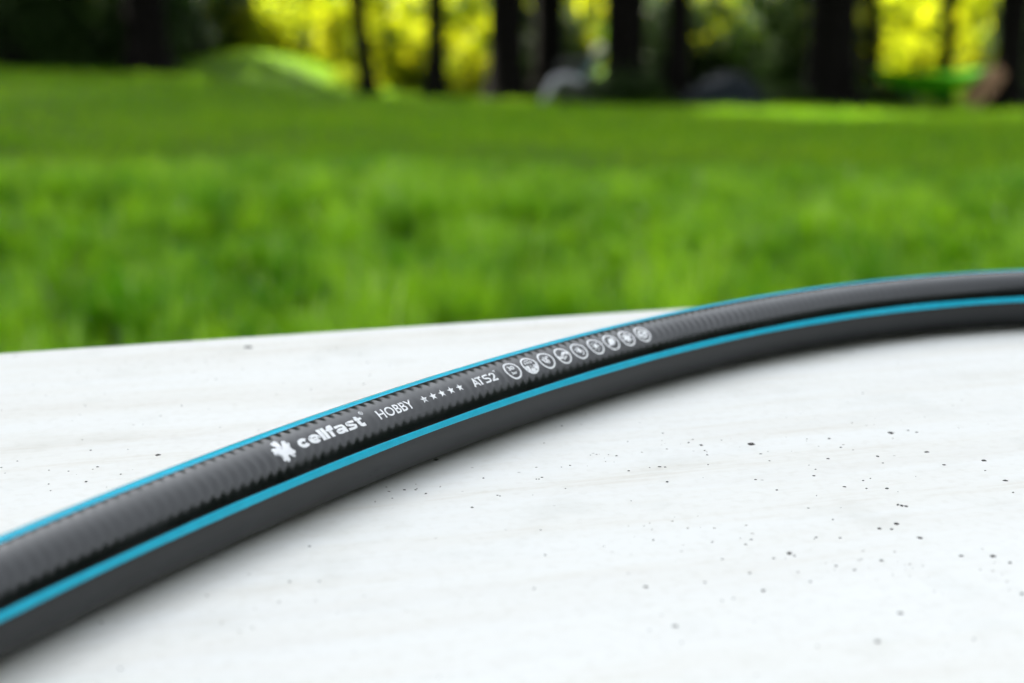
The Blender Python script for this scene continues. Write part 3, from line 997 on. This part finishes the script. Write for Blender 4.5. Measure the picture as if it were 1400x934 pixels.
GL = 'sunlit shrubs beyond the trees'
LIT = [(330, 28.5, 0.9, 'the shaded side of the hummock'), (415, 27.6, 1.0, 'the middle of the hummock'), (480, 29.5, 0.9, 'the thin leaning trunk by the hummock'),
       (548, 27.6, 1.0, 'the leaning and slim straight trunks'), (628, 28.6, 1.0, 'the slim straight and stout trunks'),
       (705, 29.5, 0.8, 'the stout trunk'), (800, 29.6, 0.9, 'the head end of the reclining chair'), (900, 30.5, 0.8, 'the gap right of the thick trunk'),
       (1010, 29.0, 0.75, 'the tarpaulin heap'), (1090, 31.0, 0.8, 'the very thick trunk'), (1180, 29.2, 0.9, 'the rope end of the hammock'), (1236, 27.4, 1.05, 'the hammock sling'),
       (1328, 27.8, 1.05, 'the tan blanket'), (1410, 30.0, 0.9, 'the trunk with the blanket'), (580, 32.5, 1.1, 'others near the slim straight trunk'),
       (1270, 32.0, 1.2, 'other shrubs in line with the hammock'), (440, 33.0, 1.1, 'other shrubs in line with the hummock'), (-60, 31.0, 1.0, 'the broad trunk at the lawn end'),
       (120, 31.5, 1.0, 'the dense dark shrubs'), (1490, 29.0, 1.0, 'the last trunk past the hammock')]
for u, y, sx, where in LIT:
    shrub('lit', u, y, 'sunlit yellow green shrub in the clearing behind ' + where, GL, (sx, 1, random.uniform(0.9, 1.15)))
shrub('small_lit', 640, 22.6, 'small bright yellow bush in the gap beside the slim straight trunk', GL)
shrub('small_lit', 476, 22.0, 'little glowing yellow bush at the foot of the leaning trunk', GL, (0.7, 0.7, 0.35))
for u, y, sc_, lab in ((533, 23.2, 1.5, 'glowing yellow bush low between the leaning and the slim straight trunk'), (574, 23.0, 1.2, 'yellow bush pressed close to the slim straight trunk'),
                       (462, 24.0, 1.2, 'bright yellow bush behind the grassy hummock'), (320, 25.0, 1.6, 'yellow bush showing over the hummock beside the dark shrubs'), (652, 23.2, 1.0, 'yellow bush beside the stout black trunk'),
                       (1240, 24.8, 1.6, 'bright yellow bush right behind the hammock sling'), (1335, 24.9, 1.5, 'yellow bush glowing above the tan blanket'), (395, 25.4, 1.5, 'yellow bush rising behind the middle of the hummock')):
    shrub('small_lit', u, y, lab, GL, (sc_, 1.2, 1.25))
GD = 'dark shrubs under the trees'
for u, y, sx, sz, lab in ((-60, 21.5, 1.0, 1.0, 'dark shaded shrub beside the broad trunk at the lawn end'),
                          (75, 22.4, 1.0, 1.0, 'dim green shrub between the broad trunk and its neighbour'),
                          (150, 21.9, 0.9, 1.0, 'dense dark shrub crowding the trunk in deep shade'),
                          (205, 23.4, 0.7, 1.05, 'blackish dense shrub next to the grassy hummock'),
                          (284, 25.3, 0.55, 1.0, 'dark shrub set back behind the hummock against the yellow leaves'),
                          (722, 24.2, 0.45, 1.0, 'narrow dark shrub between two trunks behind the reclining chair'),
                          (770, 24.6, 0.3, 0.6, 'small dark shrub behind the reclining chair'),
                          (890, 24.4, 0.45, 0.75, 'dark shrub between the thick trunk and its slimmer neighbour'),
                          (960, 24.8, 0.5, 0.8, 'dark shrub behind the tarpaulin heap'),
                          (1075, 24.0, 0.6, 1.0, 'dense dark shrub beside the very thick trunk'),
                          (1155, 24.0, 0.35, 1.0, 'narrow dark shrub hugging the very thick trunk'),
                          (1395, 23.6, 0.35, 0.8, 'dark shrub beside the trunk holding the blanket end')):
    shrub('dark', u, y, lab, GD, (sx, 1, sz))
for u, y, sx, sz, lab in ((95, 24.5, 0.9, 1.1, 'dull green shrub showing between the dark shrubs'),
                          (1030, 25.5, 0.9, 0.9, 'mid green shrub behind the tarpaulin heap catching some sun'),
                          (880, 26.0, 0.6, 1.0, 'mid green shrub seen in the gap right of the thick trunk'),
                          (1420, 25.0, 0.6, 1.0, 'mid green shrub past the hammock')):
    shrub('mid', u, y, lab, 'green shrubs between the trees', (sx, 1, sz))
for u, y, sx, sz, lab in ((860, 21.2, 0.8, 0.75, 'low dark ground shrub right of the reclining chair'), (800, 21.9, 0.7, 0.7, 'low dark ground shrub under the reclining chair back'),
                          (1200, 22.4, 0.9, 0.6, 'low dark ground shrub under the hammock'), (1090, 21.9, 0.7, 0.6, 'low dark ground shrub at the foot of the very thick trunk')):
    shrub('low_dark', u, y, lab, 'low plants at the lawn edge', (sx, 1, sz))
# far woodland closing the view
C = np.stack([rng.uniform(-45, 45, 26000), rng.uniform(58, 68, 26000), rng.random(26000) ** 1.3 * 11], -1)
C[:, 2] += ground_z(C[:, 0], C[:, 1]) - 0.1
V, q = leaves(C, 0.7)
tag(link('woodland', np_mesh('woodland', V, [q]), M_dark), 'far green woodland beyond the sunlit clearing', 'woodland', kind='stuff')


# ------------------------------------------------------------------ reclining chair under the trees
def at(u, v, y):
    """the world point seen at a picture point at distance y (measured once from the photograph)"""
    cp, sp = math.cos(PITCH), math.sin(PITCH)
    a, bb = (u - 700) / F_PX, -(v - 467) / F_PX
    d = Vector((a, cp + bb * sp, -sp + bb * cp))
    return cam.location + d * (y / d.y)


YC = 20.6
cx0 = at(788, 130, YC).x
chair = empty('reclining_chair', (cx0, YC, gz(cx0, YC)))
tag(chair, 'pale grey reclining garden chair with cream head pillow under the trees', 'chair')
M_frame = simple_mat('dark_frame', (0.03, 0.03, 0.032), 0.4, 0.2, 20)
M_pale = simple_mat('pale_grey_fabric', (0.42, 0.43, 0.47), 0.8, 0.08, 60)
M_teal = simple_mat('teal_fabric', (0.04, 0.13, 0.13), 0.8, 0.1, 60)
M_cream = simple_mat('cream_fabric', (0.78, 0.72, 0.55), 0.85, 0.08, 60)


def slab(name, prof, y0, y1, th, mat, parent, nrm=None):
    """a cushion with its side profile in x-z, a depth in y and a real thickness"""
    prof = [Vector((p[0], 0, p[1])) for p in prof]
    k = len(prof); V = []
    ys = np.linspace(y0, y1, 6)
    for side in (1, -1):
        for yy in ys:
            e = 1 - 0.35 * (abs(yy - (y0 + y1) / 2) / ((y1 - y0) / 2)) ** 4
            for i, p in enumerate(prof):
                t = (prof[min(i + 1, k - 1)] - prof[max(i - 1, 0)]).normalized()
                n = Vector((-t.z, 0, t.x))
                q_ = p + n * side * th / 2 * e
                V.append((q_.x, yy, q_.z))
    F = grid_faces(6, k).tolist(); F = [f[::-1] for f in F] + [[i + 6 * k for i in f] for f in grid_faces(6, k).tolist()]
    o = 6 * k
    for i in range(k - 1):
        F.append([i, i + 1, o + i + 1, o + i]); F.append([5 * k + i + 1, 5 * k + i, o + 5 * k + i, o + 5 * k + i + 1])
    for j in range(5):
        F.append([(j + 1) * k, j * k, o + j * k, o + (j + 1) * k]); F.append([j * k + k - 1, (j + 1) * k + k - 1, o + (j + 1) * k + k - 1, o + j * k + k - 1])
    return link(name, np_mesh(name, V, [np.array(F)], True), mat, parent)


slab('leg_rest', [(-0.47, 0.06), (-0.40, 0.22), (-0.32, 0.36), (-0.24, 0.41)], -0.28, 0.28, 0.09, M_pale, chair)
slab('seat', [(-0.25, 0.40), (-0.14, 0.42), (0.0, 0.38), (0.10, 0.35)], -0.28, 0.28, 0.08, M_pale, chair)
slab('backrest', [(0.09, 0.34), (0.17, 0.50), (0.27, 0.66), (0.36, 0.80)], -0.28, 0.28, 0.08, M_teal, chair)
slab('head_pillow', [(0.25, 0.72), (0.30, 0.80), (0.345, 0.87)], -0.2, 0.2, 0.10, M_cream, chair)
for yy in (-0.31, 0.31):
    tubes_obj('side_frame', [tube([(-0.47, yy, 0.02), (-0.25, yy, 0.38), (0.1, yy, 0.33), (0.4, yy, 0.86)], [0.016] * 4, 8)], M_frame, chair)
    tubes_obj('leg', [tube([(-0.2, yy, 0.38), (0.32, yy, -0.03)], [0.016] * 2, 8)], M_frame, chair)
    tubes_obj('leg', [tube([(0.2, yy, 0.5), (-0.28, yy, -0.03)], [0.016] * 2, 8)], M_frame, chair)
    tubes_obj('armrest', [tube([(-0.26, yy, 0.60), (0.0, yy, 0.62), (0.25, yy, 0.60)], [0.022] * 3, 8)], M_frame, chair)
tubes_obj('cross_bar', [tube([(0.32, -0.31, 0.0), (0.32, 0.31, 0.0)], [0.014] * 2, 8)], M_frame, chair)

# ------------------------------------------------------------------ heap under a tarpaulin
YT = 20.9
tx = at(990, 130, YT).x
n = 40
V = []
HWX, HWY, HTZ = 0.60, 0.42, 0.40
for side in (0, 1):
    for i in range(n):
        for j in range(n):
            a, c = -1 + 2 * i / (n - 1), -1 + 2 * j / (n - 1)
            rr = (abs(a) ** 3.0 + abs(c) ** 3.0) ** (1 / 3.0)
            k = max(0.0, 1 - rr ** 2.6)
            z = HTZ * (k ** 0.55) * (1 + 0.13 * math.sin(3.1 * a + 1.0) + 0.08 * math.sin(5 * c + 2 * a)) + 0.012 * math.sin(11 * a + 4 * c) * math.cos(9 * c)
            fold = 1 + 0.05 * math.sin(14 * math.atan2(c, a)) * rr ** 3
            V.append((a * HWX * fold, c * HWY * fold, z + 0.02 - side * 0.006))
F = grid_faces(n, n).tolist()
F = [f[::-1] for f in F] + [[q_ + n * n for q_ in f] for f in F]
M_tarp = simple_mat('blue_grey_tarpaulin', (0.006, 0.010, 0.014), 0.6, 0.25, 6, bump=0.3, spec=0.12)
tz_ = gz(tx, YT)
tarp = link('tarpaulin', np_mesh('tarpaulin', V, [np.array(F)], True), M_tarp)
tarp.location = (tx, YT, tz_)
tag(tarp, 'dark blue grey tarpaulin draped over a low heap between the trunks', 'tarpaulin')

# ------------------------------------------------------------------ hammock
YH = 21.3
pA, pB = at(1168, 92, YH), at(1366, 90, YH)
hx, hzr = pA.x, gz((pA.x + pB.x) / 2, YH)
hm = empty('hammock', ((pA.x + pB.x) / 2, YH, hzr))
tag(hm, 'green cloth hammock slung between two trunks at the lawn edge', 'hammock')
O = Vector(hm.location)
pts_top = [at(1196, 95, YH), at(1215, 97, YH), at(1240, 100, YH), at(1268, 103, YH), at(1298, 103, YH), at(1322, 100, YH), at(1342, 95, YH)]
pts_bot = [at(1196, 99, YH), at(1213, 117, YH), at(1236, 128, YH), at(1262, 132, YH), at(1290, 129, YH), at(1317, 118, YH), at(1342, 99, YH)]
V = []
rows = 13
k = len(pts_top)
for th in (0.0, 0.012):
    for i in range(k):
        T0, B0 = pts_top[i] - O, pts_bot[i] - O
        sag = T0.z - B0.z
        hw = 0.06 + 0.42 * math.sin(math.pi * i / (k - 1)) ** 0.7
        for j in range(rows):
            c = -1 + 2 * j / (rows - 1)
            V.append((T0.x, c * hw, B0.z + sag * abs(c) ** 2.2 + th + 0.006 * math.sin(9 * c + i)))
F = grid_faces(k, rows).tolist()
F = F + [[q_ + k * rows for q_ in f[::-1]] for f in F]
m_h = leaf_mat('green_hammock_cloth', (0.06, 0.30, 0.006), (0.08, 0.35, 0.008), (0.06, 0.26, 0.004), (0.08, 0.30, 0.005), 0.4, 12)
link('sling', np_mesh('sling', V, [np.array(F)], True), m_h, hm)
M_rope = simple_mat('rope', (0.10, 0.085, 0.06), 0.9, 0.2, 60)
for P0, T_, idx in ((pA, TREES[9], 0), (pB, TREES[12], k - 1)):
    E = pts_top[idx] - O
    xt = X_of(T_[0], T_[1]); zt = P0.z + 0.12
    tr_ = T_[2] / 2 * T_[1] / F_PX
    kn = Vector((xt - O.x + (tr_ if idx == 0 else -tr_) * 0.8, T_[1] - O.y - tr_ * 0.6, zt - O.z))
    tubes_obj('rope', [tube([E + Vector((0, sy_ * 0.05, 0)), (E + kn) / 2 + Vector((0, 0, -0.03)), kn], [0.009] * 3, 7) for sy_ in (-1, 0, 1)], M_rope, hm)

# tan blanket hanging over the hammock end
q0, q1 = at(1372, 96, YH - 0.1), at(1322, 139, YH - 0.1)
bl_r = Vector(((q0.x + q1.x) / 2, YH, gz((q0.x + q1.x) / 2, YH)))
ax = q0 - q1
V = []
n1_, n2_ = 14, 9
nrm = Vector((-ax.z, 0, ax.x)).normalized()
for side in (0, 1):
    for i in range(n1_):
        t = i / (n1_ - 1)
        p = q1 + ax * t
        for j in range(n2_):
            c = -1 + 2 * j / (n2_ - 1)
            w_ = 0.13 + 0.03 * math.sin(4 * t)
            y_ = YH - 0.10 - 0.05 * math.sin(c * 5 + t * 3) + side * 0.03
            o_ = p + nrm * (c * w_)
            V.append((o_.x - bl_r.x, y_ - YH - 0.25 * math.sin(math.pi * t) * 0.3, o_.z - bl_r.z))
F = grid_faces(n1_, n2_).tolist()
m_ = n1_ * n2_
F2 = [f[::-1] for f in F] + [[q_ + m_ for q_ in f] for f in F]
for i in range(n1_ - 1):
    F2.append([i * n2_, (i + 1) * n2_, m_ + (i + 1) * n2_, m_ + i * n2_]); F2.append([(i + 1) * n2_ + n2_ - 1, i * n2_ + n2_ - 1, m_ + i * n2_ + n2_ - 1, m_ + (i + 1) * n2_ + n2_ - 1])
M_blanket = simple_mat('tan_wool', (0.24, 0.14, 0.08), 0.9, 0.15, 40)
bl = link('blanket', np_mesh('blanket', V, [np.array(F2)], True), M_blanket)
bl.location = bl_r
tag(bl, 'tan brown blanket hanging from the hammock end by the trunk', 'blanket')
